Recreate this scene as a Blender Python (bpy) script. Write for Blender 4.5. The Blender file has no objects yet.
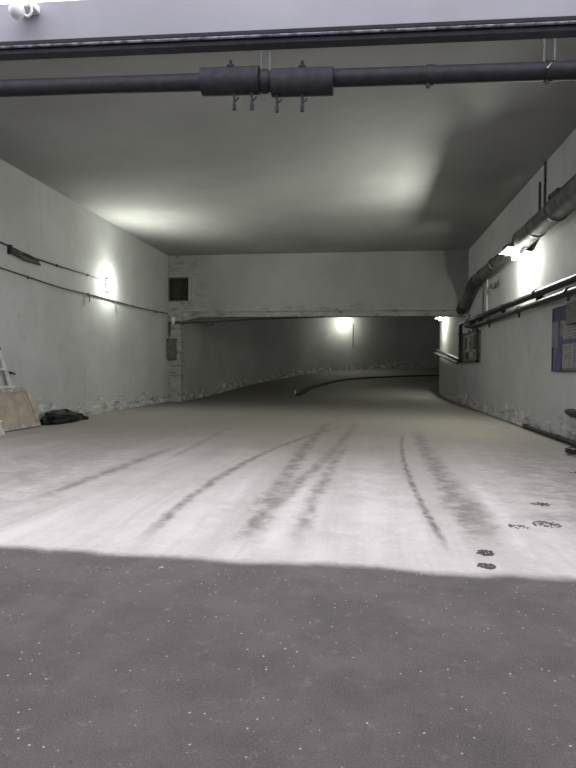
import bpy, bmesh, math, random
from mathutils import Vector, Matrix, noise
random.seed(7)
C = bpy.context.scene.collection
PI = math.pi
XL, XR, H, YB = -8.55, 4.2, 6.4, 24.5       # side walls, ceiling height, far lintel

# ------------------------------------------------------------------ materials
class NT:
    """small builder for procedural materials"""
    def __init__(s, name):
        s.m = bpy.data.materials.new(name); s.m.use_nodes = True
        s.t = s.m.node_tree; s.n = s.t.nodes; s.b = s.n['Principled BSDF']
        g = s.n.new('ShaderNodeNewGeometry'); s.pos = g.outputs['Position']
        sp = s.n.new('ShaderNodeSeparateXYZ'); s.t.links.new(s.pos, sp.inputs[0])
        s.x, s.y, s.z = sp.outputs
        s.nor = g.outputs['Normal']
    def put(s, sock, v):
        if hasattr(v, 'node'): s.t.links.new(v, sock)
        elif isinstance(v, (tuple, list)): sock.default_value = (*v, 1) if len(v) == 3 and sock.type == 'RGBA' else v
        else: sock.default_value = v
    def math(s, op, a, b=0.0, c=None, clamp=False):
        n = s.n.new('ShaderNodeMath'); n.operation = op; n.use_clamp = clamp
        s.put(n.inputs[0], a); s.put(n.inputs[1], b)
        if c is not None: s.put(n.inputs[2], c)
        return n.outputs[0]
    def scale(s, v, k):
        n = s.n.new('ShaderNodeMapping'); s.put(n.inputs['Vector'], v); n.inputs['Scale'].default_value = k
        return n.outputs[0]
    def noise(s, v, sc, det=4, rough=.55, dist=0):
        n = s.n.new('ShaderNodeTexNoise'); s.put(n.inputs['Vector'], v)
        n.inputs['Scale'].default_value = sc; n.inputs['Detail'].default_value = det
        n.inputs['Roughness'].default_value = rough; n.inputs['Distortion'].default_value = dist
        return n.outputs['Fac']
    def vor(s, v, sc):
        n = s.n.new('ShaderNodeTexVoronoi'); s.put(n.inputs['Vector'], v); n.inputs['Scale'].default_value = sc
        return n.outputs['Distance'], n.outputs['Color']
    def ramp(s, f, a, b, lo=0.0, hi=1.0):
        n = s.n.new('ShaderNodeMapRange'); n.interpolation_type = 'SMOOTHSTEP'
        s.put(n.inputs['Value'], f); n.inputs['From Min'].default_value = a; n.inputs['From Max'].default_value = b
        n.inputs['To Min'].default_value = lo; n.inputs['To Max'].default_value = hi
        return n.outputs[0]
    def mix(s, f, a, b):
        n = s.n.new('ShaderNodeMix'); n.data_type = 'RGBA'
        s.put(n.inputs[0], f); s.put(n.inputs[6], a); s.put(n.inputs[7], b)
        return n.outputs[2]
    def bump(s, h, st=.3, d=.02):
        n = s.n.new('ShaderNodeBump'); n.inputs['Strength'].default_value = st; n.inputs['Distance'].default_value = d
        s.put(n.inputs['Height'], h); s.t.links.new(n.outputs[0], s.b.inputs['Normal'])
    def out(s, col, rough=.85, metal=0):
        s.put(s.b.inputs['Base Color'], col); s.put(s.b.inputs['Roughness'], rough); s.b.inputs['Metallic'].default_value = metal
        s.b.inputs['Specular IOR Level'].default_value = .25
        return s.m

def mat_plain(name, col, rough=.6, metal=0, var=.25, sc=9):
    k = NT(name)
    f = k.ramp(k.noise(k.pos, sc, 5), .3, .7)
    c = k.mix(f, tuple(v*(1-var) for v in col), tuple(min(1, v*(1+var)) for v in col))
    k.bump(k.noise(k.pos, sc*6, 3), .15, .004)
    return k.out(c, rough, metal)

def mat_glow(name, col, st):
    k = NT(name); k.out(col, .4)
    k.put(k.b.inputs['Emission Color'], col); k.b.inputs['Emission Strength'].default_value = st
    return k.m

def mat_wall(name, base=(.475, .48, .475), peel=True, low_edge=False, dirt=1.0):
    k = NT(name)
    big = k.ramp(k.noise(k.pos, .35, 4, .6), .3, .7)
    c = k.mix(big, tuple(v*.86 for v in base), tuple(v*1.06 for v in base))
    sm = k.ramp(k.noise(k.pos, 3.0, 6, .65), .52, .75, 0, .22*dirt)
    c = k.mix(sm, c, (.22, .215, .20))
    strk = k.ramp(k.noise(k.scale(k.pos, (2.6, 2.6, .18)), 1.6, 4), .58, .78, 0, .35*dirt)
    c = k.mix(strk, c, (.27, .265, .25))
    if peel:
        ramp_h = k.math('MULTIPLY', k.math('MAXIMUM', k.math('SUBTRACT', k.y, 31.0), 0), .075)
        hgt = k.math('SUBTRACT', k.z, ramp_h)
        n1 = k.noise(k.pos, 1.1, 5, .7)
        lim = k.math('ADD', hgt, k.math('MULTIPLY', k.math('SUBTRACT', n1, .5), 2.2))
        low = k.ramp(lim, .15, .55, 1, 0)
        pat = k.noise(k.scale(k.pos, (1, .4, 1.2)), 3.6, 6, .75, .4)
        dark = k.math('MULTIPLY', k.math('MULTIPLY', low, k.ramp(pat, .50, .56)), k.ramp(n1, .3, .5, .25, .8))
        c = k.mix(dark, c, (.14, .13, .115))
        lite = k.math('MULTIPLY', low, k.ramp(k.noise(k.scale(k.pos, (1, .4, 1.3)), 4.2, 6, .75), .52, .57))
        c = k.mix(k.math('MULTIPLY', lite, .75), c, (.75, .74, .70))
    if low_edge:
        lim = k.math('ADD', k.z, k.math('MULTIPLY', k.math('SUBTRACT', k.noise(k.pos, .7, 4, .7), .5), 1.4))
        low = k.math('MULTIPLY', k.ramp(lim, 3.95, 4.35, 1, 0), k.ramp(k.y, 24.3, 24.6))
        pat = k.noise(k.scale(k.pos, (.8, 1, 2)), 3.2, 6, .75)
        c = k.mix(k.math('MULTIPLY', low, k.ramp(pat, .54, .60, 0, .75)), c, (.12, .11, .10))
        c = k.mix(k.math('MULTIPLY', low, k.ramp(pat, .42, .36, 0, .6) if False else k.ramp(pat, .36, .42, .6, 0)), c, (.5, .49, .46))
        side = k.math('MULTIPLY', k.ramp(k.x, -7.4, -6.6, 1, 0), k.ramp(pat, .50, .58, 0, .6))
        c = k.mix(side, c, (.16, .15, .135))
    k.bump(k.noise(k.pos, 14, 6, .7), .25, .01)
    return k.out(c, .9)

M = {}
M['wall'] = mat_wall('whitewashed_concrete')
M['wall_far'] = mat_wall('darker_whitewash', (.33, .33, .315), dirt=1.6)  # darker base and heavier streaks than the main walls
M['lintel'] = mat_wall('lintel_whitewash', (.30, .30, .29), peel=False, low_edge=True)
M['ceil'] = mat_wall('painted_ceiling', (.285, .285, .28), peel=False, dirt=.15)
M['beam'] = mat_wall('portal_beam_paint', (.40, .40, .435), peel=False, dirt=.15)

def mat_floor():
    k = NT('dusty_concrete_and_asphalt')
    # --- concrete with dust and wheel tracks running along the hall
    warp = k.math('MULTIPLY', k.math('SUBTRACT', k.noise(k.scale(k.pos, (.25, .16, 1)), 1.0, 2), .5), .9)
    def comb(x, y):
        n = k.n.new('ShaderNodeCombineXYZ'); k.put(n.inputs[0], x); k.put(n.inputs[1], y); return n.outputs[0]
    fx = k.math('ADD', k.x, warp)
    tr = k.noise(comb(k.math('MULTIPLY', fx, 1.7), k.math('MULTIPLY', k.y, .10)), 1.2, 5, .6)
    tr2 = k.noise(comb(k.math('MULTIPLY', fx, 5.0), k.math('MULTIPLY', k.y, .22)), 1.3, 4, .6)
    c = k.mix(k.ramp(tr, .30, .70), (.49, .455, .43), (.62, .59, .565))
    c = k.mix(k.ramp(tr2, .50, .75, 0, .22), c, (.30, .28, .26))
    mott = k.ramp(k.noise(k.pos, .9, 6, .7), .44, .66, 0, .42)
    c = k.mix(mott, c, (.38, .35, .32))
    fine = k.ramp(k.noise(k.pos, 16, 5, .7), .50, .70, 0, .30)
    c = k.mix(fine, c, (.76, .73, .72))
    # light fading deeper into the hall, painted into the concrete colour
    depth_fade = k.ramp(k.math('ADD', k.y, k.math('MULTIPLY', k.math('SUBTRACT', k.noise(k.pos, .35, 4), .5), 6)), 3.2, 15, 0, .9)
    c = k.mix(depth_fade, c, (.235, .215, .185))
    c = k.mix(k.ramp(k.y, 17, 26, 0, .8), c, (.125, .115, .10))  # second stage of the painted fade, towards the ramp
    def band(x0, y0, s, q, w, a, y1, y2, col, c):
        """a wheel mark x = x0 + s(y-y0) + q(y-y0)^2 between y1 and y2"""
        dy = k.math('SUBTRACT', k.y, y0)
        xc = k.math('ADD', k.math('ADD', x0, k.math('MULTIPLY', dy, s)), k.math('MULTIPLY', k.math('MULTIPLY', dy, dy), q))
        wob = k.math('MULTIPLY', k.math('SUBTRACT', k.noise(k.pos, 3.0, 6, .75), .5), w*3.2)
        d = k.math('ABSOLUTE', k.math('ADD', k.math('SUBTRACT', k.x, xc), wob))
        f = k.math('MULTIPLY', k.ramp(d, 0, w*1.35, 1, 0), k.math('MULTIPLY', k.ramp(k.y, y1, y1+1.0), k.ramp(k.y, y2-2, y2, 1, 0)))
        f = k.math('MULTIPLY', f, k.ramp(k.noise(k.pos, 3.5, 6, .75), .34, .60, .25, 1))
        return k.mix(k.math('MULTIPLY', f, a), c, col)
    D = (.15, .135, .122)
    c = band(.6865, 5.5, -.041, .0086, .05, .95, 4.6, 14.5, D, c)
    c = band(1.04, 5.5, .0127, .0015, .17, .80, 4.75, 15, D, c)
    c = band(1.20, 5.4, .01, .002, .16, .65, 4.9, 8.3, D, c)
    c = band(-1.04, 5.5, .1175, -.0038, .12, .7, 5.8, 17, D, c)
    c = band(-1.953, 5.5, -.0459, .0205, .085, .85, 4.6, 16, D, c)
    c = band(-1.0265, 5.5, -.0237, .0027, .14, .8, 4.5, 17, D, c)
    c = band(-.5588, 5.5, .0047, .0065, .10, .65, 4.6, 12, D, c)
    c = band(-3.69, 5.5, .0228, .0025, .13, .8, 5.8, 11.5, D, c)
    c = band(-3.02, 5.5, -.04, .0, .10, .45, 9.0, 15, D, c)
    c = band(2.5, 5.5, .08, .003, .95, .75, 5.0, 14, (.23, .21, .20), c)
    c = band(3.4, 8.0, .02, .003, .9, .6, 5.5, 20, (.22, .205, .19), c)
    c = band(-4.7, 5.5, -.10, .0, 1.2, .7, 5.0, 16, (.25, .23, .215), c)
    L_ = (.72, .69, .67)
    c = band(1.36, 5.4, .06, -.004, .12, .5, 4.4, 9, L_, c)
    c = band(.10, 5.5, -.01, .002, .38, .45, 4.3, 10, L_, c)
    c = band(-.78, 5.5, .03, .003, .10, .45, 4.3, 9, L_, c)
    c = band(-1.5, 5.5, -.02, .003, .14, .35, 4.3, 9, L_, c)
    # --- asphalt of the yard
    as_ = k.mix(k.ramp(k.noise(k.pos, 1.6, 6, .7), .35, .65), (.080, .072, .069), (.120, .105, .099))
    as_ = k.mix(k.ramp(k.noise(k.pos, 26, 4, .7), .60, .70, 0, .6), as_, (.05, .045, .043))
    as_ = k.mix(k.ramp(k.noise(k.scale(k.pos, (1, 1, 1)), 9, 5, .8), .56, .68, 0, .35), as_, (.24, .22, .21))
    as_ = k.mix(k.ramp(k.noise(k.pos, 130, 3, .8), .44, .66, 0, .55), as_, (.20, .185, .182))
    vd, vc = k.vor(k.scale(k.pos, (1, 1, .01)), 30)
    sep = k.n.new('ShaderNodeSeparateColor'); k.t.links.new(vc, sep.inputs[0])
    sp = k.math('MULTIPLY', k.ramp(vd, .10, .2, 1, 0), k.math('GREATER_THAN', sep.outputs[0], .80))
    as_ = k.mix(k.math('MULTIPLY', sp, k.math('MULTIPLY', sep.outputs[1], .7)), as_, (.75, .73, .68))
    # --- the threshold between the two
    ed = k.math('ADD', k.math('ADD', k.y, k.math('MULTIPLY', k.x, .012)), k.math('MULTIPLY', k.math('SUBTRACT', k.noise(k.pos, 1.3, 6, .65), .5), .34))
    f = k.ramp(ed, 4.27, 4.46)
    k.bump(k.noise(k.pos, 40, 6, .7), .35, .006)
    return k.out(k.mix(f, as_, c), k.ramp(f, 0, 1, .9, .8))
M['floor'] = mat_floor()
M['pipe_dark'] = mat_plain('dark_painted_pipe', (.016, .016, .020), .6)
M['sleeve'] = mat_plain('grey_black_lagging', (.022, .021, .026), .75)
M['rail'] = mat_plain('dark_steel_rail', (.02, .02, .027), .6)
M['rail_lip'] = mat_plain('scuffed_grey_lip', (.26, .26, .30), .5, 0, .6, 14)
M['rod'] = mat_plain('grey_steel_rod', (.11, .11, .115), .5, .2)
M['duct'] = mat_plain('grey_lagged_duct', (.11, .108, .102), .7, 0, .35, 4)
M['duct_d'] = mat_plain('dark_duct_joint', (.05, .05, .05), .6)
M['frame_k'] = mat_plain('black_sheet', (.025, .025, .027), .8)
M['steam'] = mat_plain('black_steam_pipe', (.03, .029, .028), .5)
M['cable'] = mat_plain('black_cable', (.03, .028, .026), .6)
M['cable_g'] = mat_plain('dusty_grey_cable', (.12, .115, .10), .8)
M['white_metal'] = mat_plain('chipped_white_paint', (.62, .62, .60), .5, 0, .15)
M['white_fit'] = mat_plain('white_plastic', (.85, .85, .87), .4, 0, .04)
M['wood'] = mat_plain('bare_timber', (.42, .385, .335), .8, 0, .3, 6)
M['ply'] = mat_plain('beige_fibreboard', (.40, .345, .285), .85, 0, .14, 3)
M['bag'] = mat_plain('black_polythene', (.006, .006, .007), .6, 0, .2)
M['rubber'] = mat_plain('black_rubber', (.014, .014, .017), .55)
M['tank'] = mat_plain('greenish_grey_panel', (.26, .26, .20), .6, 0, .5, 5)
M['dark_box'] = mat_plain('dark_grey_sheet', (.10, .10, .095), .6)
M['frame_d'] = mat_plain('dark_frame', (.06, .06, .06), .6)
M['purple'] = mat_plain('purple_print', (.085, .075, .16), .6, 0, .2, 5)
M['purple_d'] = mat_plain('dark_purple_print', (.055, .05, .09), .6, 0, .2, 5)
M['paper'] = mat_plain('grey_paper', (.24, .235, .22), .8, 0, .15, 6)
M['paper_d'] = mat_plain('faded_poster', (.17, .16, .18), .8, 0, .25, 6)
M['text'] = mat_plain('print_grey', (.14, .13, .16), .8)
M['kerb'] = mat_plain('dark_kerb', (.045, .043, .04), .9)  # even near-black colour
M['dirt'] = mat_plain('dark_dirt', (.10, .092, .085), .95)
M['hole'] = mat_plain('shaded_recess', (.04, .038, .032), .95)  # near-black colour stands in for the shade inside the vent
M['litter'] = mat_plain('white_scrap', (.85, .85, .83), .7, 0, .05)
M['hazard'] = mat_plain('galvanised_reflector', (.55, .55, .53), .4, .3)
M['glow_cool'] = mat_glow('cold_white_tube', (1, .99, .93), 14)
M['glow_left'] = mat_glow('lit_opal_glass', (1, 1, .93), 14)
M['glow_far'] = mat_glow('lit_bulb', (1, .99, .93), 22)

# ------------------------------------------------------------------ mesh helpers
def box(bm, c, s, rot=None):
    m = Matrix.Translation(c) @ (rot.to_4x4() if rot else Matrix()) @ Matrix.Diagonal((*s, 1))
    return bmesh.ops.create_cube(bm, size=1, matrix=m)['verts']
def box2(bm, a, b):
    return box(bm, [(p+q)/2 for p, q in zip(a, b)], [abs(q-p) for p, q in zip(a, b)])
def frame_at(d):
    d = d.normalized(); up = Vector((0, 0, 1)) if abs(d.z) < .95 else Vector((0, 1, 0))
    a = d.cross(up).normalized(); b = a.cross(d).normalized()
    return a, b
def tube(bm, pts, r, seg=14, cap=True, wob=0):
    pts = [Vector(p) for p in pts]; rings = []
    for i, p in enumerate(pts):
        d = (pts[min(i+1, len(pts)-1)] - pts[max(i-1, 0)])
        a, b = frame_at(d)
        rr = r[i] if isinstance(r, (list, tuple)) else r
        k = 1
        if 0 < i < len(pts)-1:
            u, v = (pts[i]-pts[i-1]).normalized(), (pts[i+1]-pts[i]).normalized()
            k = 1/max(.6, math.cos(u.angle(v)/2))
        rings.append([bm.verts.new(p + (a*math.cos(t) + b*math.sin(t))*rr*(k if False else 1)*(1+wob*random.uniform(-1, 1)))
                      for t in [2*PI*j/seg for j in range(seg)]])
    for r0, r1 in zip(rings, rings[1:]):
        for j in range(seg):
            bm.faces.new((r0[j], r0[(j+1) % seg], r1[(j+1) % seg], r1[j]))
    if cap:
        bm.faces.new(rings[0][::-1]); bm.faces.new(rings[-1])
def smooth_path(pts, n=6):
    """Catmull-Rom through the points"""
    P = [Vector(p) for p in pts]; P = [2*P[0]-P[1]] + P + [2*P[-1]-P[-2]]; out = []
    for i in range(1, len(P)-2):
        for k in range(n):
            t = k/n; a, b, c, d = P[i-1:i+3]
            out.append(.5*((2*b) + (c-a)*t + (2*a-5*b+4*c-d)*t*t + (3*b-a-3*c+d)*t**3))
    out.append(P[-2]); return out
def bend(a, corner, b, r=.2, n=5):
    a, c, b = Vector(a), Vector(corner), Vector(b)
    p, q = c+(a-c).normalized()*r, c+(b-c).normalized()*r
    return [p*(1-t)**2 + c*2*t*(1-t) + q*t*t for t in [i/n for i in range(n+1)]]
def prism(bm, poly, axis, lo, hi):
    """extrude a 2-D outline along an axis (0 x, 1 y, 2 z)"""
    def v(p, h):
        q = list(p); q.insert(axis, h); return bm.verts.new(q)
    a = [v(p, lo) for p in poly]; b = [v(p, hi) for p in poly]; n = len(poly)
    for i in range(n): bm.faces.new((a[i], a[(i+1) % n], b[(i+1) % n], b[i]))
    bm.faces.new(a[::-1]); bm.faces.new(b)
def sphere(bm, c, r, s=(1, 1, 1), seg=20, rings=12):
    return bmesh.ops.create_uvsphere(bm, u_segments=seg, v_segments=rings, radius=r, matrix=Matrix.Translation(c) @ Matrix.Diagonal((*s, 1)))['verts']
def obj(name, bm, m, parent=None, smooth=True, bevel=0, seg=2):
    bmesh.ops.recalc_face_normals(bm, faces=bm.faces)
    me = bpy.data.meshes.new(name); bm.to_mesh(me); bm.free()
    o = bpy.data.objects.new(name, me); C.objects.link(o)
    me.materials.append(M[m] if isinstance(m, str) else m)
    if parent:
        o.parent = parent; o.matrix_parent_inverse = Matrix.Translation(parent.location).inverted()
    if smooth:
        me.polygons.foreach_set('use_smooth', [True]*len(me.polygons))
        me.set_sharp_from_angle(angle=math.radians(38))
    if bevel:
        b = o.modifiers.new('bevel', 'BEVEL'); b.width = bevel; b.segments = seg; b.limit_method = 'ANGLE'
    return o
def tag(o, label, cat, group=None):
    o['label'] = label; o['category'] = cat
    if group: o['group'] = group
    return o
def thing(name, label, cat, loc, group=None):
    o = bpy.data.objects.new(name, None); C.objects.link(o); o.location = loc; o.empty_display_size = .2
    return tag(o, label, cat, group)
def struct(name, bm, m, **k):
    o = obj(name, bm, m, **k); o['kind'] = 'structure'; return o
def B(): return bmesh.new()

def zr(y):                                   # the floor climbs as a ramp past the lintel
    return 0 if y < 30 else (.075/4*(y-30)**2 if y < 32 else .075*(y-31))

# ------------------------------------------------------------------ the setting
bm = B(); nx, ny = 60, 140
ys = [-7 + 63*j/ny for j in range(ny+1)]
vs = [[bm.verts.new((-9 + 26*i/nx, y, zr(y))) for i in range(nx+1)] for y in ys]
for j in range(ny):
    for i in range(nx): bm.faces.new((vs[j][i], vs[j][i+1], vs[j+1][i+1], vs[j+1][i]))
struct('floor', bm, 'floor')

bm = B(); box2(bm, (XL-.4, -7, -.2), (XL, YB+.02, H+.25)); struct('wall_left', bm, 'wall', smooth=False)
bm = B(); box2(bm, (XR, -7, -.2), (XR+.4, 33.35, H+.25)); struct('wall_right', bm, 'wall', smooth=False, bevel=.03)
bm = B(); box2(bm, (XL-.4, 8.0, H), (XR+.4, YB+.3, H+.3)); struct('ceiling', bm, 'ceil', smooth=False)
bm = B(); box2(bm, (XL-.4, -7.4, -.2), (XR+.4, -7, 7.25)); struct('wall_light_blocker', bm, 'lintel', smooth=False)  # unseen wall behind the camera, added to cut daylight reaching deep inside
bm = B(); box2(bm, (XL-.4, -7, 7.0), (XR+.4, 1.0, 7.25)); struct('ceiling_light_blocker', bm, 'beam', smooth=False)  # unseen slab over the camera, added to keep skylight off the foreground

# lintel over the narrower mouth of the ramp, with a square vent recess and a pier at its left end
bm = B(); Y2 = 27.5; x0, x1, z0, z1 = -8.47, -7.62, 4.46, 5.40
box2(bm, (XL, YB, 3.95), (XR, Y2, z0)); box2(bm, (XL, YB, z1), (XR, Y2, H+.2))
box2(bm, (XL, YB, z0), (x0, Y2, z1)); box2(bm, (x1, YB, z0), (XR, Y2, z1)); box2(bm, (x0, YB+.35, z0), (x1, Y2, z1))
box2(bm, (XL, YB, -.1), (-7.97, YB+.4, 3.95))
box2(bm, (-7.97, YB+.10, 3.72), (XR, YB+.55, 3.95))
prism(bm, [(-7.97, 3.72), (-7.97, 3.55), (-7.2, 3.72)], 1, YB+.15, YB+.5)
box2(bm, (-7.62, YB-.05, 4.1), (-7.5, YB, 5.5))
struct('wall_back', bm, 'lintel', smooth=False)

# ramp: wall that sweeps round to the right, ceiling, closing walls
path = smooth_path([(-7.985, 24.86, 0), (-8.2, 31, 0), (-7.29, 36.6, 0), (-5.96, 40.9, 0), (-4.5, 45.2, 0), (-2.77, 47.7, 0), (-1.0, 49.0, 0), (2.2, 51.2, 0), (6.2, 52.7, 0), (16.5, 54.0, 0)], 8)
bm = B(); cols = []
for i, p in enumerate(path):
    d = path[min(i+1, len(path)-1)]-path[max(i-1, 0)]; n = Vector((-d.y, d.x, 0)).normalized()*.35
    cols.append([bm.verts.new((q.x, q.y, z)) for q in (p, p+n) for z in (-.2, 8.6)])
for a, b in zip(cols, cols[1:]):
    bm.faces.new((a[0], b[0], b[1], a[1])); bm.faces.new((a[2], a[3], b[3], b[2])); bm.faces.new((a[1], b[1], b[3], a[3]))
for e in (cols[0], cols[-1]): bm.faces.new((e[0], e[1], e[3], e[2]))
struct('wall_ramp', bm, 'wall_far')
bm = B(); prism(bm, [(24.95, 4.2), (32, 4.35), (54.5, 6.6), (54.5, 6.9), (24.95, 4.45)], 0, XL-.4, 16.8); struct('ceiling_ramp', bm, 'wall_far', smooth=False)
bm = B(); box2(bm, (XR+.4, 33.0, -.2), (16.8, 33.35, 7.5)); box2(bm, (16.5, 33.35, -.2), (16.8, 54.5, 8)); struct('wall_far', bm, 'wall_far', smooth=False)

# portal beam over the gateway
bm = B()
def tilt(verts, k=-.025, xr=0):
    for v in verts: v.co.z += (v.co.x-xr)*k
v = box2(bm, (XL, 5.5, 4.665), (XR, 5.6, 5.075)); tilt(v); struct('trim_1', bm, 'beam', smooth=False, bevel=.01)

# raised kerb on the ramp
kp = smooth_path([(-3.42, 31, 0), (-3.1, 34.6, 0), (-2.48, 37.1, 0), (-1.3, 40.2, 0), (1.16, 42.4, 0), (5.22, 44.4, 0), (15, 46.5, 0)], 8)
bm = B(); cols = []
for i, p in enumerate(kp):
    d = kp[min(i+1, len(kp)-1)]-kp[max(i-1, 0)]; n = Vector((-d.y, d.x, 0)).normalized()*.28
    z = zr(p.y)
    cols.append([bm.verts.new((q.x, q.y, zz)) for q, zz in ((p, z-.05), (p, z+.09), (p+n, zr((p+n).y)+.09), (p+n, zr((p+n).y)-.05))])
for a, b in zip(cols, cols[1:]):
    for j in range(4): bm.faces.new((a[j], b[j], b[(j+1) % 4], a[(j+1) % 4]))
for e in (cols[0], cols[-1]): bm.faces.new(e)
tag(obj('kerb', bm, 'kerb'), 'dark low kerb curving right up the ramp beyond the lintel', 'kerb')

# ------------------------------------------------------------------ things by the portal
t = thing('gate_track', 'dark steel rail with scuffed grey lip fixed along underside of the pale portal beam', 'rail', (-2, 5.44, 4.62))
bm = B(); v = box2(bm, (XL, 5.45, 4.635), (XR, 5.60, 4.668)); tilt(v); obj('top_flange', bm, 'rail', t, smooth=False)
bm = B(); v = box2(bm, (XL, 5.48, 4.56), (XR, 5.60, 4.637)); tilt(v); obj('channel', bm, 'rail', t, smooth=False)
bm = B(); tube(bm, [(XL+.01, 5.465, 4.622-XL*.025), (XR-.01, 5.465, 4.622-XR*.025)], .013, 10); obj('lip', bm, 'rail_lip', t)

def zp(x): return 5.655 - .0275*x            # the big pipe falls slightly to the right
PY = 8.4
t = thing('heating_pipe', 'thick black pipe crossing the whole gateway just under the ceiling with two fat sleeves', 'pipe', (0, PY, zp(0)))
bm = B(); tube(bm, [(XL+.01, PY, zp(XL)), (XR-.01, PY, zp(XR))], .122, 20); obj('pipe', bm, 'pipe_dark', t)
for xa, xb, dz in ((-2.41, -1.55, .0), (-1.37, -.48, -.045)):
    bm = B(); r = .19
    tube(bm, [(xa, PY, zp(xa)+dz), (xa+.001, PY, zp(xa)+dz), (xb-.001, PY, zp(xb)+dz), (xb, PY, zp(xb)+dz)], [r*.9, r, r, r*.9], 28)
    s = obj('sleeve', bm, 'sleeve', t)
    xm = (xa+xb)/2
    bm = B(); tube(bm, [(xm, PY-.02, zp(xm)+dz+.2), (xm, PY-.02, zp(xm)+dz+.29)], .025, 8); tube(bm, [(xm-.05, PY-.02, zp(xm)+dz+.215), (xm+.05, PY-.02, zp(xm)+dz+.215)], .02, 8); obj('lug', bm, 'sleeve', s)
for xa, dz in ((-1.92, 0), (-1.66, 0), (-1.29, -.045), (-.92, -.045)):
    z = zp(xa)+dz-.19
    bm = B(); tube(bm, [(xa, PY-.03, z), (xa, PY-.03, z-.22)], .018, 8)
    tube(bm, [(xa, PY-.03, z-.13), (xa+.07, PY-.03, z-.06)], .012, 8); tube(bm, [(xa, PY-.03, z-.16), (xa, PY-.03, z-.24)], .028, 8)
    obj('drain_cock', bm, 'pipe_dark', t)
bm = B(); tube(bm, [(-1.60, PY, zp(-1.6)-.01), (-1.50, PY, zp(-1.5)-.02), (-1.44, PY, zp(-1.44)-.02), (-1.33, PY, zp(-1.33)-.03)], [.10, .165, .165, .10], 20); obj('union', bm, 'pipe_dark', t)
for xa in (-1.53, -1.40, 2.40, 2.54): 
    bm = B(); tube(bm, [(xa, PY, zp(xa)), (xa, PY, H)], .014, 8); obj('hanger_rod', bm, 'rod', t)
for xa in (.88, 2.47):
    bm = B(); tube(bm, [(xa-.05, PY, zp(xa-.05)), (xa+.05, PY, zp(xa+.05))], .137, 20); tube(bm, [(xa-.03, PY-.02, zp(xa)-.12), (xa-.03, PY-.02, zp(xa)-.18)], .03, 8); c = obj('clamp', bm, 'pipe_dark', t)
bm = B(); tube(bm, [(2.40, PY-.15, 5.56), (2.455, PY-.15, 5.62)], .012, 6); obj('clamp_glint', bm, 'rail_lip', t)  # pale strip painted as the light catching the clamp

# round white fitting on the beam
t = thing('dome_fitting', 'small round white fitting with a wire loop, high on the portal beam at upper left', 'fitting', (-3.46, 5.40, 5.06))
bm = B(); sphere(bm, (-3.40, 5.34, 4.98), .075, (1, 1, 1.05)); obj('dome', bm, 'white_fit', t)
bm = B(); box2(bm, (-3.46, 5.36, 5.03), (-3.25, 5.505, 5.10)); obj('bracket', bm, 'white_fit', t, bevel=.01)
bm = B(); tube(bm, smooth_path([(-3.285, 5.36, 5.06), (-3.25, 5.34, 5.01), (-3.24, 5.33, 4.95), (-3.275, 5.33, 4.91), (-3.31, 5.33, 4.93)]), .012, 8); obj('wire_loop', bm, 'white_fit', t)

# ------------------------------------------------------------------ left wall
X = XL
def cable(name, pts, r, m, parent=None, n=6):
    bm = B(); tube(bm, smooth_path(pts, n), r, 8); return obj(name, bm, m, parent)
t = thing('power_cable', 'upper black cable sagging along left wall and ending at the wall lamp', 'cable', (X+.03, 15, 4.4))
cable('cable_run', [(X+.03, 9.0, 4.55), (X+.03, 11, 4.46), (X+.03, 12.7, 4.43), (X+.04, 14, 4.33), (X+.03, 16, 4.34), (X+.03, 17.4, 4.36), (X+.03, 18.3, 4.33)], .022, 'cable', t)
for y, z in ((12.4, 4.43), (15.2, 4.33), (17.0, 4.355)):
    bm = B(); box(bm, (X+.026, y, z), (.05, .05, .075)); obj('clip', bm, 'cable', t)
t = thing('cable_coil', 'short bundle of slack dark cable hanging under the upper cable on left wall', 'cable', (X+.05, 13.6, 4.2))
for i in range(4):
    z = 4.38-.04*i
    cable('strand', [(X+.05, 13.0, z), (X+.07, 13.25+.05*i, z-.05), (X+.06, 13.6, z-.02-.02*i), (X+.05, 14.2+.05*i, z-.07)], .018, 'cable' if i % 2 else 'cable_g', t)
bm = B(); box2(bm, (X-.005, 12.98, 4.22), (X+.09, 13.06, 4.44)); obj('bracket', bm, 'cable', t)
t = thing('signal_cable', 'lower thin grey cable running the length of the left wall to the corner', 'cable', (X+.03, 18, 3.8))
cable('cable_run', [(X+.02, 9, 3.88), (X+.02, 12.7, 3.83), (X+.03, 15.4, 3.745), (X+.02, 18, 3.79), (X+.03, 21, 3.78), (X+.02, 24.4, 3.87)], .021, 'cable_g', t)
for y in (13.8, 17.05, 20.5, 23.0):
    bm = B(); box(bm, (X+.024, y, 3.78), (.045, .05, .07)); obj('clip', bm, 'cable_g', t)
for y, z, L in ((17.08, 3.79, .25), (19.0, 3.79, .26)):
    bm = B(); tube(bm, [(X+.03, y, z), (X+.05, y+.01, z-L*.6), (X+.04, y+.03, z-L)], .016, 8); obj('cable_tail', bm, 'cable_g', t)

# left wall lamp
ly, lz = 18.42, 4.25
t = thing('wall_lamp', 'lit bulkhead lamp on the left wall where upper cable ends', 'lamp', (X, ly, lz))
bm = B(); box2(bm, (X, ly-.13, lz-.22), (X+.06, ly+.13, lz+.20)); obj('back_plate', bm, 'white_metal', t, bevel=.015)
bm = B(); sphere(bm, (X+.10, ly, lz), .10, (.75, 1.0, 1.75)); obj('glass_globe', bm, 'glow_left', t)
bm = B()
for k in (-1, 0, 1): tube(bm, smooth_path([(X+.05, ly+.05*k, lz-.21), (X+.17, ly+.07*k, lz-.10), (X+.19, ly+.08*k, lz), (X+.17, ly+.07*k, lz+.10), (X+.05, ly+.05*k, lz+.19)], 4), .006, 6)
obj('guard_wire', bm, 'rod', t)

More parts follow.
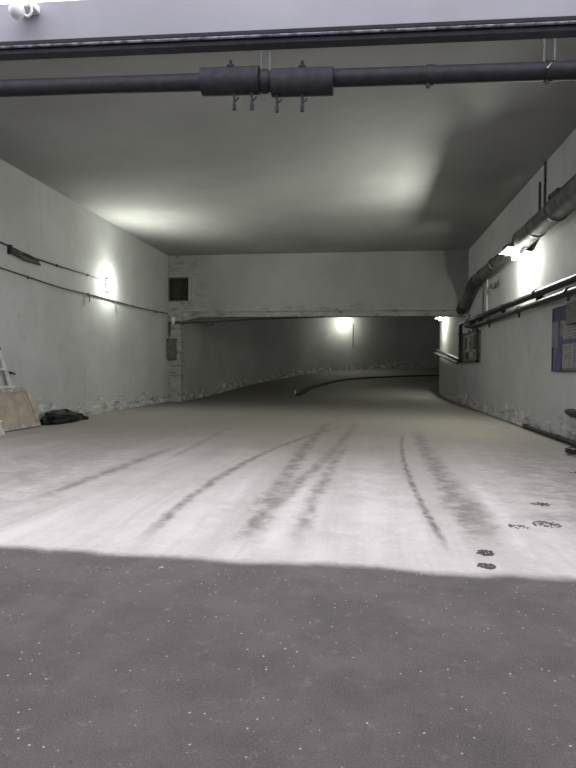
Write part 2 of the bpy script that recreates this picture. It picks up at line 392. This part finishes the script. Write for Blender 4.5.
# things by the left wall
def leaning(y0, y1, h, lean, x_foot):
    """local frame of a panel that leans on the left wall: returns f(u along y, v up, w out)"""
    ang = math.atan2(lean, h); 
    def f(u, v, w): return (x_foot - math.sin(ang)*v + math.cos(ang)*w, y0+(y1-y0)*u, math.cos(ang)*v + math.sin(ang)*w + .015)
    return f
def lbox(bm, f, u0, u1, v0, v1, w0, w1, skew=0):
    P = [f(u + skew*(v0 if a == 0 else v1), (v0, v1)[a], w) for a in (0, 1) for u in (u0, u1) for w in (w0, w1)]
    v = [bm.verts.new(p) for p in P]
    for q in ((0, 1, 3, 2), (4, 6, 7, 5), (0, 4, 5, 1), (2, 3, 7, 6), (0, 2, 6, 4), (1, 5, 7, 3)): bm.faces.new([v[i] for i in q])
f = leaning(11.2, 13.62, .93, .22, X+.42)
t = thing('framed_board', 'beige board in a bare timber frame leaning on left wall at floor level', 'board', (X+.4, 12.7, 0))
sk = -.075
bm = B(); lbox(bm, f, .03, 0.97, .06, .92, 0, .02, sk); obj('panel', bm, 'ply', t, smooth=False)
for nm, a in (('bottom_rail', (0, 1, 0, .09)), ('top_rail', (0, 1, .89, .98)), ('stile', (.955, 1, .09, .89)), ('stile', (0, .04, .09, .89))):
    bm = B(); lbox(bm, f, *a, -.03, .05, sk); obj(nm, bm, 'wood', t, smooth=False, bevel=.004)
for u, v in ((.72, .62), (.66, .66), (.86, .42), (.80, .25), (.75, .58)):
    bm = B(); lbox(bm, f, u, u+.008, v, v+.02, .018, .026); obj('nail_head', bm, 'dirt', t, smooth=False)
t = thing('timber_prop', 'pale white-painted batten leaning behind right end of the beige framed board', 'batten', (X+.3, 14.3, 0))
bm = B(); tube(bm, [(X+.26, 13.86, .04), (X+.10, 13.74, .44)], .035, 4); obj('batten', bm, 'white_metal', t, smooth=False)
t = thing('metal_stand', 'white tapering metal stand with cross bars set behind the beige framed board', 'stand', (X+.1, 12.4, .0))
zt, zb = 1.98, 1.0
def sx(z): return X+.10
for yb_, yt_ in ((12.95, 12.48), (11.7, 12.05)):
    bm = B(); box2(bm, (X+.06, yb_-.03, .0), (X+.11, yb_+.03, zb)); tube(bm, [(X+.085, yb_, zb), (X+.085, yt_, zt)], .055, 4); obj('leg', bm, 'white_metal', t, smooth=False)
for z, a, b, m in ((1.02, 11.6, 13.05, 'white_metal'), (1.92, 12.0, 12.50, 'frame_d'), (1.45, 11.8, 12.70, 'white_metal')):
    bm = B(); box2(bm, (X+.05, a, z-.03), (X+.14, b, z+.03)); obj('cross_bar', bm, m, t, smooth=False)
t = thing('white_post', 'short white block standing before beige framed board at left edge of view', 'block', (X+.8, 11.75, 0))
bm = B(); prism(bm, [(11.15, 0), (11.74, 0), (11.72, .07), (11.64, .16), (11.58, .30), (11.15, .30)], 0, X+.62, X+.74); obj('block', bm, 'white_metal', t, smooth=False, bevel=.01)
bm = B(); box2(bm, (X+.60, 11.15, .30), (X+.76, 11.61, .33)); obj('cap', bm, 'white_fit', t, smooth=False, bevel=.005)
tag(obj('wall_hook', (lambda b: (tube(b, [(X, 13.02, 1.36), (X+.05, 13.05, 1.35), (X+.06, 13.16, 1.32)], .026, 8), b)[1])(B()), 'cable'), 'small dark stub on left wall just right of the white metal stand', 'hook')

# black bag: a crumpled heap
bm = B(); vs_ = sphere(bm, (0, 0, 0), 1, seg=48, rings=28)
for v in vs_:
    n = v.co.copy(); w = noise.fractal(n*2.2+Vector((3, 1, 7)), .8, 2.2, 4)*.20 + noise.noise(n*1.1)*.18
    ridge = abs(noise.noise(n*5+Vector((9, 2, 1))))*.10
    v.co = n*(1+w+ridge*.6); v.co.x *= .32; v.co.y *= .88
    taper = 1-.55*max(0, v.co.y)**1.5
    v.co.z = max(-.0, v.co.z*.27*taper+.07)
    v.co.x *= taper
    v.co += Vector((-8.12, 14.75, .003))
bmx = bm
t = thing('rubbish_bag', 'crumpled black plastic bag lying on floor against the left wall', 'bag', (-8.0, 14.95, 0))
obj('bag', bm, 'bag', t)
bm = B()
tube(bm, smooth_path([(-8.0, 15.35, .10), (-7.95, 15.5, .07), (-7.92, 15.62, .05), (-7.90, 15.75, .03)], 5), [.11]*5+[.06]*5+[.05]*5+[.015], 12, wob=.15); obj('twisted_neck', bm, 'bag', t)
bm = B(); tube(bm, smooth_path([(-7.92, 14.95, .24), (-7.80, 15.05, .16), (-7.76, 15.02, .08), (-7.74, 15.12, .04)], 4), .014, 6); obj('tie', bm, 'cable_g', t)

# pier: vent frame, box, junction and cable under the lintel
t = thing('vent_opening', 'square dark vent hole with thin frame high at left end of the lintel', 'vent', (-8.0, YB, 4.46))
bm = B()
for a, b in (((x0-.05, z0-.05), (x0, z1+.05)), ((x1, z0-.05), (x1+.05, z1+.05)), ((x0, z1), (x1, z1+.05)), ((x0, z0-.05), (x1, z0))):
    box2(bm, (a[0], YB-.02, a[1]), (b[0], YB+.05, b[1]))
obj('frame', bm, 'frame_d', t, smooth=False)
bm = B(); 
for a, b in (((x0+.004, YB+.06, z0+.004), (x0+.03, YB+.3, z1-.004)), ((x1-.03, YB+.06, z0+.004), (x1-.004, YB+.3, z1-.004)), ((x0+.03, YB+.06, z0+.004), (x1-.03, YB+.3, z0+.03)), ((x0+.03, YB+.06, z1-.03), (x1-.03, YB+.3, z1-.004)), ((x0+.004, YB+.3, z0+.004), (x1-.004, YB+.33, z1-.004))): box2(bm, a, b)
obj('shade_lining', bm, 'hole', t, smooth=False)  # added dark lining paints the shade of the deep hole
bm = B(); tube(bm, [(-7.76, YB+.15, z1), (-7.76, YB+.15, z1-.28), (-7.70, YB+.15, z1-.34)], .03, 8); obj('hook', bm, 'frame_d', t)
t = thing('meter_box', 'dark grey sheet metal box mounted on the pier under left end of lintel', 'cabinet', (-8.4, YB, 1.85))
bm = B(); box2(bm, (-8.52, YB-.22, 1.88), (-8.16, YB, 2.72)); obj('body', bm, 'dark_box', t, smooth=False, bevel=.01)
bm = B(); box2(bm, (-8.49, YB-.24, 1.91), (-8.19, YB-.22, 2.69)); d_ = obj('door', bm, 'dark_box', t, smooth=False, bevel=.005)
bm = B(); box2(bm, (-8.24, YB-.265, 2.26), (-8.21, YB-.24, 2.34)); obj('handle', bm, 'rod', d_, smooth=False)
bm = B(); box2(bm, (-8.54, YB-.25, 2.72), (-8.14, YB, 2.76)); obj('lid', bm, 'frame_d', t, smooth=False)
t = thing('junction_box', 'small pale junction box with short pipe stubs on pier above the meter box', 'junction box', (-8.3, YB, 3.4))
bm = B(); box2(bm, (-8.36, YB-.12, 3.42), (-8.22, YB, 3.72)); obj('body', bm, 'white_metal', t, smooth=False, bevel=.02)
bm = B(); tube(bm, [(-8.5, YB-.06, 3.46), (-8.0, YB-.06, 3.50)], .05, 10); tube(bm, [(-8.46, YB-.06, 3.46), (-8.46, YB-.06, 2.9)], .035, 10); obj('pipe_stub', bm, 'duct_d', t)
cb = cable('hanging_cable', [(-8.0, YB-.06, 3.44), (-7.3, YB-.05, 3.48), (-6.6, YB-.04, 3.50), (-5.6, YB, 3.56), (-4.4, YB+.03, 3.62), (-3.0, YB+.05, 3.66), (-1.7, YB+.07, 3.70)], .028, 'cable')
tag(cb, 'black cable slung from pier junction box along bottom edge of the lintel', 'cable')
tag(cable('cable_loop', [(-7.05, YB-.05, 3.47), (-6.95, YB-.05, 3.38), (-6.75, YB-.05, 3.34), (-6.55, YB-.05, 3.39), (-6.45, YB-.05, 3.50)], .02, 'cable'), 'short drooping loop of black cable below the lintel near its left end', 'cable')

# ------------------------------------------------------------------ right wall
t = thing('ventilation_duct', 'long grey lagged duct along upper right wall, bending down at far end', 'duct', (3.9, 14, 4.75))
dx = 3.93
bm = B(); tube(bm, [(3.90, 7.5, 4.86), (3.90, 12.0, 4.82), (3.90, 15.2, 4.77)], .235, 22, wob=.02); obj('thick_section', bm, 'duct', t)
bm = B(); tube(bm, [(dx, 15.2, 4.78), (dx, 18, 4.75), (dx, 21.2, 4.72)] + bend((dx, 21.2, 4.72), (dx, 21.9, 4.70), (3.95, 24.6, 3.92), .35)[0:] + [(3.95, 24.35, 3.99)], .165, 20, wob=.02); obj('thin_section', bm, 'duct', t)
bm = B(); tube(bm, [(dx, 21.3, 4.72)]+bend((dx, 21.2, 4.72), (dx, 21.9, 4.70), (3.95, 24.6, 3.92), .35)+[(dx, 22.5, 4.53)], .185, 20); obj('elbow_joint', bm, 'duct_d', t)
bm = B(); tube(bm, [(3.95, 23.95, 4.10), (3.95, 24.47, 3.96)], [.19, .22], 20); obj('end_collar', bm, 'duct_d', t)
for y, z, r in ((12.6, 4.815, .255), (14.0, 4.79, .25), (15.2, 4.775, .25), (16.6, 4.765, .185), (18.4, 4.745, .18), (20.2, 4.725, .18)):
    bm = B(); tube(bm, [(3.91, y-.05, z), (3.91, y+.05, z)], r, 22); box2(bm, (3.9, y-.02, z-.03), (XR, y+.02, z+.03)); obj('support_band', bm, 'duct_d', t)
bm = B(); box2(bm, (3.84, 9.0, 4.70), (4.17, 12.95, 5.14)); obj('duct_box', bm, 'frame_k', t, smooth=False, bevel=.03)
bm = B(); sphere(bm, (3.9, 12.93, 5.16), .08); box2(bm, (3.84, 12.4, 5.10), (3.98, 12.93, 5.20)); obj('damper_knob', bm, 'frame_d', t)
for nm, y, zt_ in (('conduit_rod', 14.75, 6.05), ('conduit_rod', 14.35, H)):
    bm = B(); tube(bm, [(XR-.03, y, 4.95), (XR-.03, y, zt_)], .028, 8)
    for k in range(4): box(bm, (XR-.02, y, 5.1+k*.28), (.04, .08, .035))
    o = obj(nm, bm, 'rod')
    tag(o, 'shorter vertical conduit on right wall above lit duct lamp' if zt_ < 6.2 else 'taller vertical conduit on right wall reaching the ceiling above duct', 'conduit')

# tube lamp under the duct
LY = 15.75
t = thing('duct_lamp', 'glaring lamp with tilted metal reflector under duct on the right wall', 'lamp', (3.9, LY, 4.5))
R_ = Matrix.Rotation(.25, 3, 'Y')
bm = B(); box(bm, (3.86, LY, 4.565), (.62, .9, .02), R_); box(bm, (3.57, LY, 4.62), (.02, .9, .06)); obj('reflector', bm, 'hazard', t, smooth=False)
bm = B(); tube(bm, [(3.93, LY-.40, 4.47), (3.93, LY-.38, 4.47), (3.93, LY+.38, 4.47), (3.93, LY+.40, 4.47)], [.03, .05, .05, .03], 14); obj('glass_tube', bm, 'glow_cool', t)
for s in (-1, 1):
    bm = B(); box(bm, (3.93, LY+s*.42, 4.50), (.10, .05, .13)); obj('lamp_holder', bm, 'white_metal', t, bevel=.008)
bm = B(); tube(bm, [(3.95, LY, 4.55), (4.1, LY, 4.60), (XR, LY, 4.60)], .02, 8); obj('arm', bm, 'rod', t)

# two black pipes
def zq(y): return 3.42-.012*(24-y)
t = thing('steam_pipe', 'upper black pipe of the pair running below the duct on right wall', 'pipe', (4.05, 16, 3.35))
bm = B(); tube(bm, [(4.06, 7, 3.27), (4.06, 14, 3.31), (4.06, 24.6, 3.42)], .085, 16); obj('pipe', bm, 'steam', t)
for y in (11, 14.5, 18, 21.5, 23.6):
    bm = B(); tube(bm, [(4.06, y-.05, 3.27+.0085*(y-7)), (4.06, y+.05, 3.27+.0085*(y-7))], .105, 16); box2(bm, (4.06, y-.02, 3.1+.0085*(y-7)), (XR, y+.02, 3.3+.0085*(y-7))); obj('bracket', bm, 'steam', t)
t = thing('return_pipe', 'lower black pipe of the pair running below the duct on right wall', 'pipe', (4.05, 16, 3.1))
bm = B(); tube(bm, [(4.03, 7, 3.02), (4.03, 14, 3.06), (4.03, 22.4, 3.14)] + [(4.03, 23.3, 3.22)], .075, 16); obj('pipe', bm, 'steam', t)
for y in (12.2, 15.9, 19.5):
    bm = B(); tube(bm, [(4.03, y-.04, 3.02+.0075*(y-7)), (4.03, y+.04, 3.02+.0075*(y-7))], .095, 16); tube(bm, [(4.03, y, 3.0), (4.03, y, 2.88)], .03, 8); obj('clamp', bm, 'steam', t)
bm = B(); tube(bm, [(4.03, 22.7, 3.2), (4.03, 23.6, 3.28)], .14, 16); tube(bm, [(4.03, 23.1, 3.3), (4.03, 23.1, 3.62)], .03, 8); obj('valve_body', bm, 'duct_d', t)
t = thing('riser_pipe', 'black pipe dropping down right wall then running up along the ramp', 'pipe', (4.05, 25, 2.0))
pts = [(4.05, 24.3, 3.42)] + bend((4.05, 24.3, 3.42), (4.05, 25.3, 3.44), (4.05, 25.3, 2.0), .2) + bend((4.05, 25.3, 3.4), (4.05, 25.3, 1.90), (4.05, 33.3, 2.60), .2) + [(4.05, 33.2, 2.58)]
bm = B(); tube(bm, pts, .075, 14); obj('pipe', bm, 'steam', t)
bm = B(); tube(bm, [(3.93, 25.45, 1.78), (3.93, 33.2, 2.42)], .06, 14); tube(bm, [(3.93, 25.45, 1.78), (4.03, 25.35, 1.85)], .06, 10); obj('lower_branch', bm, 'duct', t)
for y, z in ((25.3, 3.0), (25.3, 2.5)):
    bm = B(); tube(bm, [(4.05, y, z-.05), (4.05, y, z+.05)], .1, 14); obj('collar', bm, 'steam', t)
bm = B(); sphere(bm, (4.05, 25.3, 1.9), .12); obj('elbow', bm, 'steam', t)
for y in (20.6, 21.3):
    bm = B(); tube(bm, [(XR-.03, y, 3.45), (XR-.03, y, 4.6)], .022, 8)
    o = obj('drop_rod', bm, 'rod' if y > 21 else 'white_metal')
    tag(o, 'grey rod linking the duct bend and black pipes on right wall' if y > 21 else 'paler nearer rod between duct bend and black pipes on right wall', 'rod')
tag(cable('wire_tangle', [(4.14, 19.2, 4.30), (4.12, 19.3, 4.18), (4.13, 19.0, 4.22), (4.12, 18.7, 4.28), (4.13, 18.9, 4.14), (4.12, 19.6, 4.16), (4.14, 19.9, 4.34), (4.12, 20.0, 4.2)], .02, 'cable_g'), 'small tangle of grey wire hanging on right wall under the duct bend', 'wire')

t = thing('distribution_board', 'greenish grey open panel board on right wall beside the black riser pipe', 'cabinet', (XR, 23.4, 1.9))
bm = B(); box2(bm, (XR-.10, 21.75, 1.82), (XR, 24.9, 2.93)); obj('back_board', bm, 'tank', t, smooth=False)
bm = B()
for a, b in (((21.70, 1.78), (21.80, 2.97)), ((24.86, 1.78), (24.95, 2.97)), ((21.70, 2.90), (24.95, 2.97)), ((21.70, 1.78), (24.95, 1.86))): box2(bm, (XR-.16, a[0], a[1]), (XR-.09, b[0], b[1]))
obj('frame', bm, 'frame_d', t, smooth=False)
for y, z, w, h_, m in ((22.3, 2.55, .6, .5, 'dark_box'), (23.2, 2.5, .5, .6, 'tank'), (24.1, 2.55, .6, .45, 'dark_box'), (22.6, 2.05, .8, .25, 'tank'), (23.9, 2.05, .7, .25, 'dark_box')):
    bm = B(); box(bm, (XR-.15, y, z), (.1, w, h_)); obj('switch_box', bm, m, t, smooth=False, bevel=.01)
for y in (22.2, 22.9, 23.7):
    bm = B(); tube(bm, [(XR-.08, y, 2.95), (XR-.08, y, 3.08)], .03, 8); obj('conduit', bm, 'rod', t)

# notice board
t = thing('notice_board', 'notice board of purple and grey sheets on the right wall at edge of view', 'notice board', (XR, 12.3, 1.5))
ya, yb, za, zb_ = 10.6, 13.5, 1.50, 2.83
bm = B(); box2(bm, (XR-.03, ya, za), (XR, yb, zb_)); obj('backing', bm, 'paper_d', t, smooth=False)
bm = B(); box2(bm, (XR-.05, ya, 2.56), (XR-.03, yb-.05, 2.83)); obj('header', bm, 'purple_d', t, smooth=False)
bm = B(); box2(bm, (XR-.05, 12.9, za), (XR-.03, 13.35, 2.22)); obj('side_panel', bm, 'purple', t, smooth=False)
bm = B(); box2(bm, (XR-.06, 13.1, 2.0), (XR-.03, yb+.02, 2.56)); obj('hanging_sheet', bm, 'paper_d', t, smooth=False)
bm = B(); box2(bm, (XR-.055, ya, 2.06), (XR-.03, 12.85, 2.12)); obj('divider', bm, 'purple', t, smooth=False)
for y0_, y1_, z0_, z1_ in ((11.8, 12.85, 2.15, 2.5), (12.2, 12.85, 1.55, 2.05), (11.4, 12.1, 1.55, 2.05), (10.8, 11.6, 2.15, 2.5)):
    bm = B(); box2(bm, (XR-.05, y0_, z0_), (XR-.03, y1_, z1_)); p_ = obj('notice', bm, 'paper', t, smooth=False)
    bm = B()
    for k in range(5): box2(bm, (XR-.053, y0_+.1, z1_-.08-k*.06), (XR-.049, y1_-.1-.1*(k % 3), z1_-.065-k*.06))
    obj('print_lines', bm, 'text', p_, smooth=False)
bm = B()
for a, b in (((ya, za-.03), (yb+.03, za)), ((yb, za-.03), (yb+.03, zb_+.03)), ((ya, zb_), (yb+.03, zb_+.03))): box2(bm, (XR-.06, a[0], a[1]), (XR, b[0], b[1]))
obj('frame', bm, 'frame_d', t, smooth=False)
bm = B(); box2(bm, (XR-.16, 10.6, 2.42), (XR-.06, 12.35, 2.86)); obj('header_box', bm, 'dark_box', t, smooth=False, bevel=.01)

# low things on the right
t = thing('floor_pipe', 'dark thin pipe lying at foot of the right wall', 'pipe', (4.1, 12, 0))
bm = B(); tube(bm, [(4.12, 7, .06), (4.12, 12, .065), (4.10, 15.4, .06)], .05, 12); obj('pipe', bm, 'cable', t)
for y in (9.5, 12.9, 15.4):
    bm = B(); tube(bm, [(4.11, y-.04, .065), (4.11, y+.04, .065)], .065, 12); obj('collar', bm, 'frame_d', t)
t = thing('rubber_bumper', 'black rounded rubber bumper low on the right wall at edge of view', 'bumper', (4.1, 12, .65))
bm = B(); tube(bm, [(4.10, 12.42, .665), (4.10, 12.38, .665), (4.10, 12.25, .66), (4.10, 12.0, .65), (4.10, 10.5, .6)], [.015, .045, .065, .08, .08], 16); obj('bumper', bm, 'rubber', t)
bm = B(); box2(bm, (4.16, 11.0, .55), (XR, 12.4, .72)); obj('mounting_plate', bm, 'frame_d', t, smooth=False)
t = thing('hose_coil', 'small black coil of hose on floor near right wall, under the bumper', 'hose', (3.75, 10.75, 0))
bm = B(); pts = [(3.78+.17*math.cos(a)*(1+.1*math.sin(3*a)), 10.75+.22*math.sin(a), .045+.035*a/6.3) for a in [i*.35 for i in range(0, 36)]]
tube(bm, pts, .035, 8); obj('coil', bm, 'rubber', t)
bm = B(); tube(bm, smooth_path([(3.78, 10.65, .10), (3.95, 10.5, .08), (4.06, 10.2, .05), (4.02, 9.6, .04)], 5), .03, 8); obj('loose_end', bm, 'rubber', t)

# ------------------------------------------------------------------ ramp lamps
def bulb_lamp(name, label, p, out, r):
    t = thing(name, label, 'lamp', p)
    p = Vector(p); o = Vector(out)
    bm = B(); tube(bm, [p-o*.20, p-o*.10], .09, 14); obj('base', bm, 'white_metal', t)
    bm = B(); tube(bm, [p-o*.12, p-o*.06], .055, 12); obj('socket', bm, 'frame_d', t)
    bm = B(); sphere(bm, p, r); obj('bulb', bm, 'glow_far', t)
    return t
lc = (-1.45, 48.25, 5.40)
t = bulb_lamp('ramp_lamp', 'bright round lamp seen under the lintel on the far ramp wall', lc, Vector((-.56, .83, 0)).normalized()*-1, .18)
bm = B(); tube(bm, [(-.95, 48.95, 5.3), (-.95, 48.98, 3.4)], .03, 8); obj('conduit', bm, 'rod', t)
t = thing('corner_lamp', 'lit strip lamp at the end of right wall, above the ramp pipes', 'lamp', (4.1, 31.5, 4.1))
bm = B(); box2(bm, (3.75, 30.9, 4.22), (4.15, 32.1, 4.27)); obj('reflector', bm, 'hazard', t, smooth=False)
bm = B(); tube(bm, [(4.0, 31.1, 4.17), (4.0, 31.95, 4.17)], .04, 10); obj('glass_tube', bm, 'glow_cool', t)

# ------------------------------------------------------------------ scraps on the floor
def clods(name, label, x, y, sx_, sy_, n, m='dirt', smax=.022):
    t = thing(name, label, 'debris', (x, y, 0))
    bm = B()
    for i in range(n):
        a, r_ = random.uniform(0, 6.28), random.random()**.5
        s = random.uniform(.35, 1)*smax
        vs_ = bmesh.ops.create_icosphere(bm, subdivisions=1, radius=s, matrix=Matrix.Translation((x+sx_*r_*math.cos(a), y+sy_*r_*math.sin(a), s*.25)) @ Matrix.Rotation(random.uniform(0, 3), 4, 'Z') @ Matrix.Diagonal((1.6, 1, .45, 1)))['verts']
        for v in vs_: v.co += Vector((random.uniform(-1, 1), random.uniform(-1, 1), 0))*s*.25
    o = obj('clods', bm, m, t, smooth=False); o['kind'] = 'stuff'
    return t
clods('dirt_patch', 'crumbs of dark dirt at the concrete edge, farther of two in line', 1.0, 4.86, .07, .075, 90, smax=.013)
clods('dirt_patch', 'crumbs of dark dirt on the concrete edge, nearest to the asphalt', .94, 4.53, .065, .065, 70, smax=.013)
clods('dirt_patch', 'scattered dark crumbs on concrete, farthest right toward right wall', 1.98, 6.72, .10, .09, 40, smax=.014)
clods('dirt_patch', 'scattered dark crumbs on concrete right of the wheel tracks, mid distance', 1.77, 5.85, .13, .12, 55, smax=.014)
clods('dirt_patch', 'pale brown crumbs on concrete just left of the dark mid-distance crumbs', 1.47, 5.72, .10, .08, 30, 'cable_g', .013)
t = clods('dirt_patch', 'sparse crumbs of dirt far in, beside the hose coil', 3.1, 8.9, .1, .06, 8)
bm = B(); vs_ = box(bm, (0, 0, 0), (.032, .009, .008), Matrix.Rotation(.75, 3, 'Z'))
for v in vs_: v.co += Vector((-1.49, 4.12, .006))
tag(obj('paper_scrap', bm, 'litter', bevel=.002), 'tiny white scrap lying on asphalt just before the concrete edge', 'litter')
tag(obj('plastic_bottle', (lambda b: (tube(b, [(-3.75, 31.6, .02), (-3.75, 31.6, .3)], [.06, .035], 10), b)[1])(B()), 'white_metal'), 'small pale bottle standing on the ramp floor by start of kerb', 'bottle')

# ------------------------------------------------------------------ light
w = bpy.data.worlds.new('overcast'); bpy.context.scene.world = w; w.use_nodes = True
w.node_tree.nodes['Background'].inputs[0].default_value = (.92, .905, .99, 1)
w.node_tree.nodes['Background'].inputs[1].default_value = 2.0
def point(name, p, e, col, r=.06):
    l = bpy.data.lights.new(name, 'POINT'); l.energy = e; l.color = col; l.shadow_soft_size = r
    o = bpy.data.objects.new(name, l); C.objects.link(o); o.location = p; return o
G = (.965, 1, .885)
def beamlamp(name, p, d, e, col, size, spread):
    l = bpy.data.lights.new(name, 'AREA'); l.shape = 'DISK'; l.size = size; l.energy = e; l.color = col; l.spread = math.radians(spread)
    o = bpy.data.objects.new(name, l); C.objects.link(o); o.location = p
    o.rotation_euler = Vector(d).to_track_quat('-Z', 'Y').to_euler(); return o
point('wall_lamp_light', (X+.26, ly, lz), 75, G, .05)
beamlamp('wall_lamp_beam', (X+.24, ly, lz+.05), (.84, -.05, .54), 62, G, .15, 150)
point('duct_lamp_light', (3.92, LY, 4.36), 170, G, .04)
beamlamp('duct_lamp_beam', (3.76, LY, 4.42), (-.80, -.02, .60), 130, G, .06, 160)
point('ramp_lamp_light', (lc[0]+.35*.83*0+.25, lc[1]-.45, lc[2]-.05), 80, G, .08)
point('corner_lamp_light', (3.88, 31.3, 4.05), 120, G, .05)

# ------------------------------------------------------------------ camera
cam = bpy.data.cameras.new('camera'); co = bpy.data.objects.new('camera', cam); C.objects.link(co)
cam.sensor_fit = 'HORIZONTAL'; cam.sensor_width = 36; cam.lens = 36*577/576; cam.clip_end = 300
Rw = [[0.99142135, -0.00991421, -0.13032809], [0.13054450, 0.02576537, 0.99110760], [0.00646810, 0.99961885, -0.02683858]]
m = Matrix(((Rw[0][0], Rw[0][1], -Rw[0][2], 0), (Rw[1][0], Rw[1][1], -Rw[1][2], 0), (Rw[2][0], Rw[2][1], -Rw[2][2], 1.5), (0, 0, 0, 1)))
co.matrix_world = m
sc = bpy.context.scene; sc.camera = co
sc.view_settings.view_transform = 'Standard'; sc.view_settings.look = 'None'; sc.view_settings.gamma = 1
sc.view_settings.exposure = 1.0
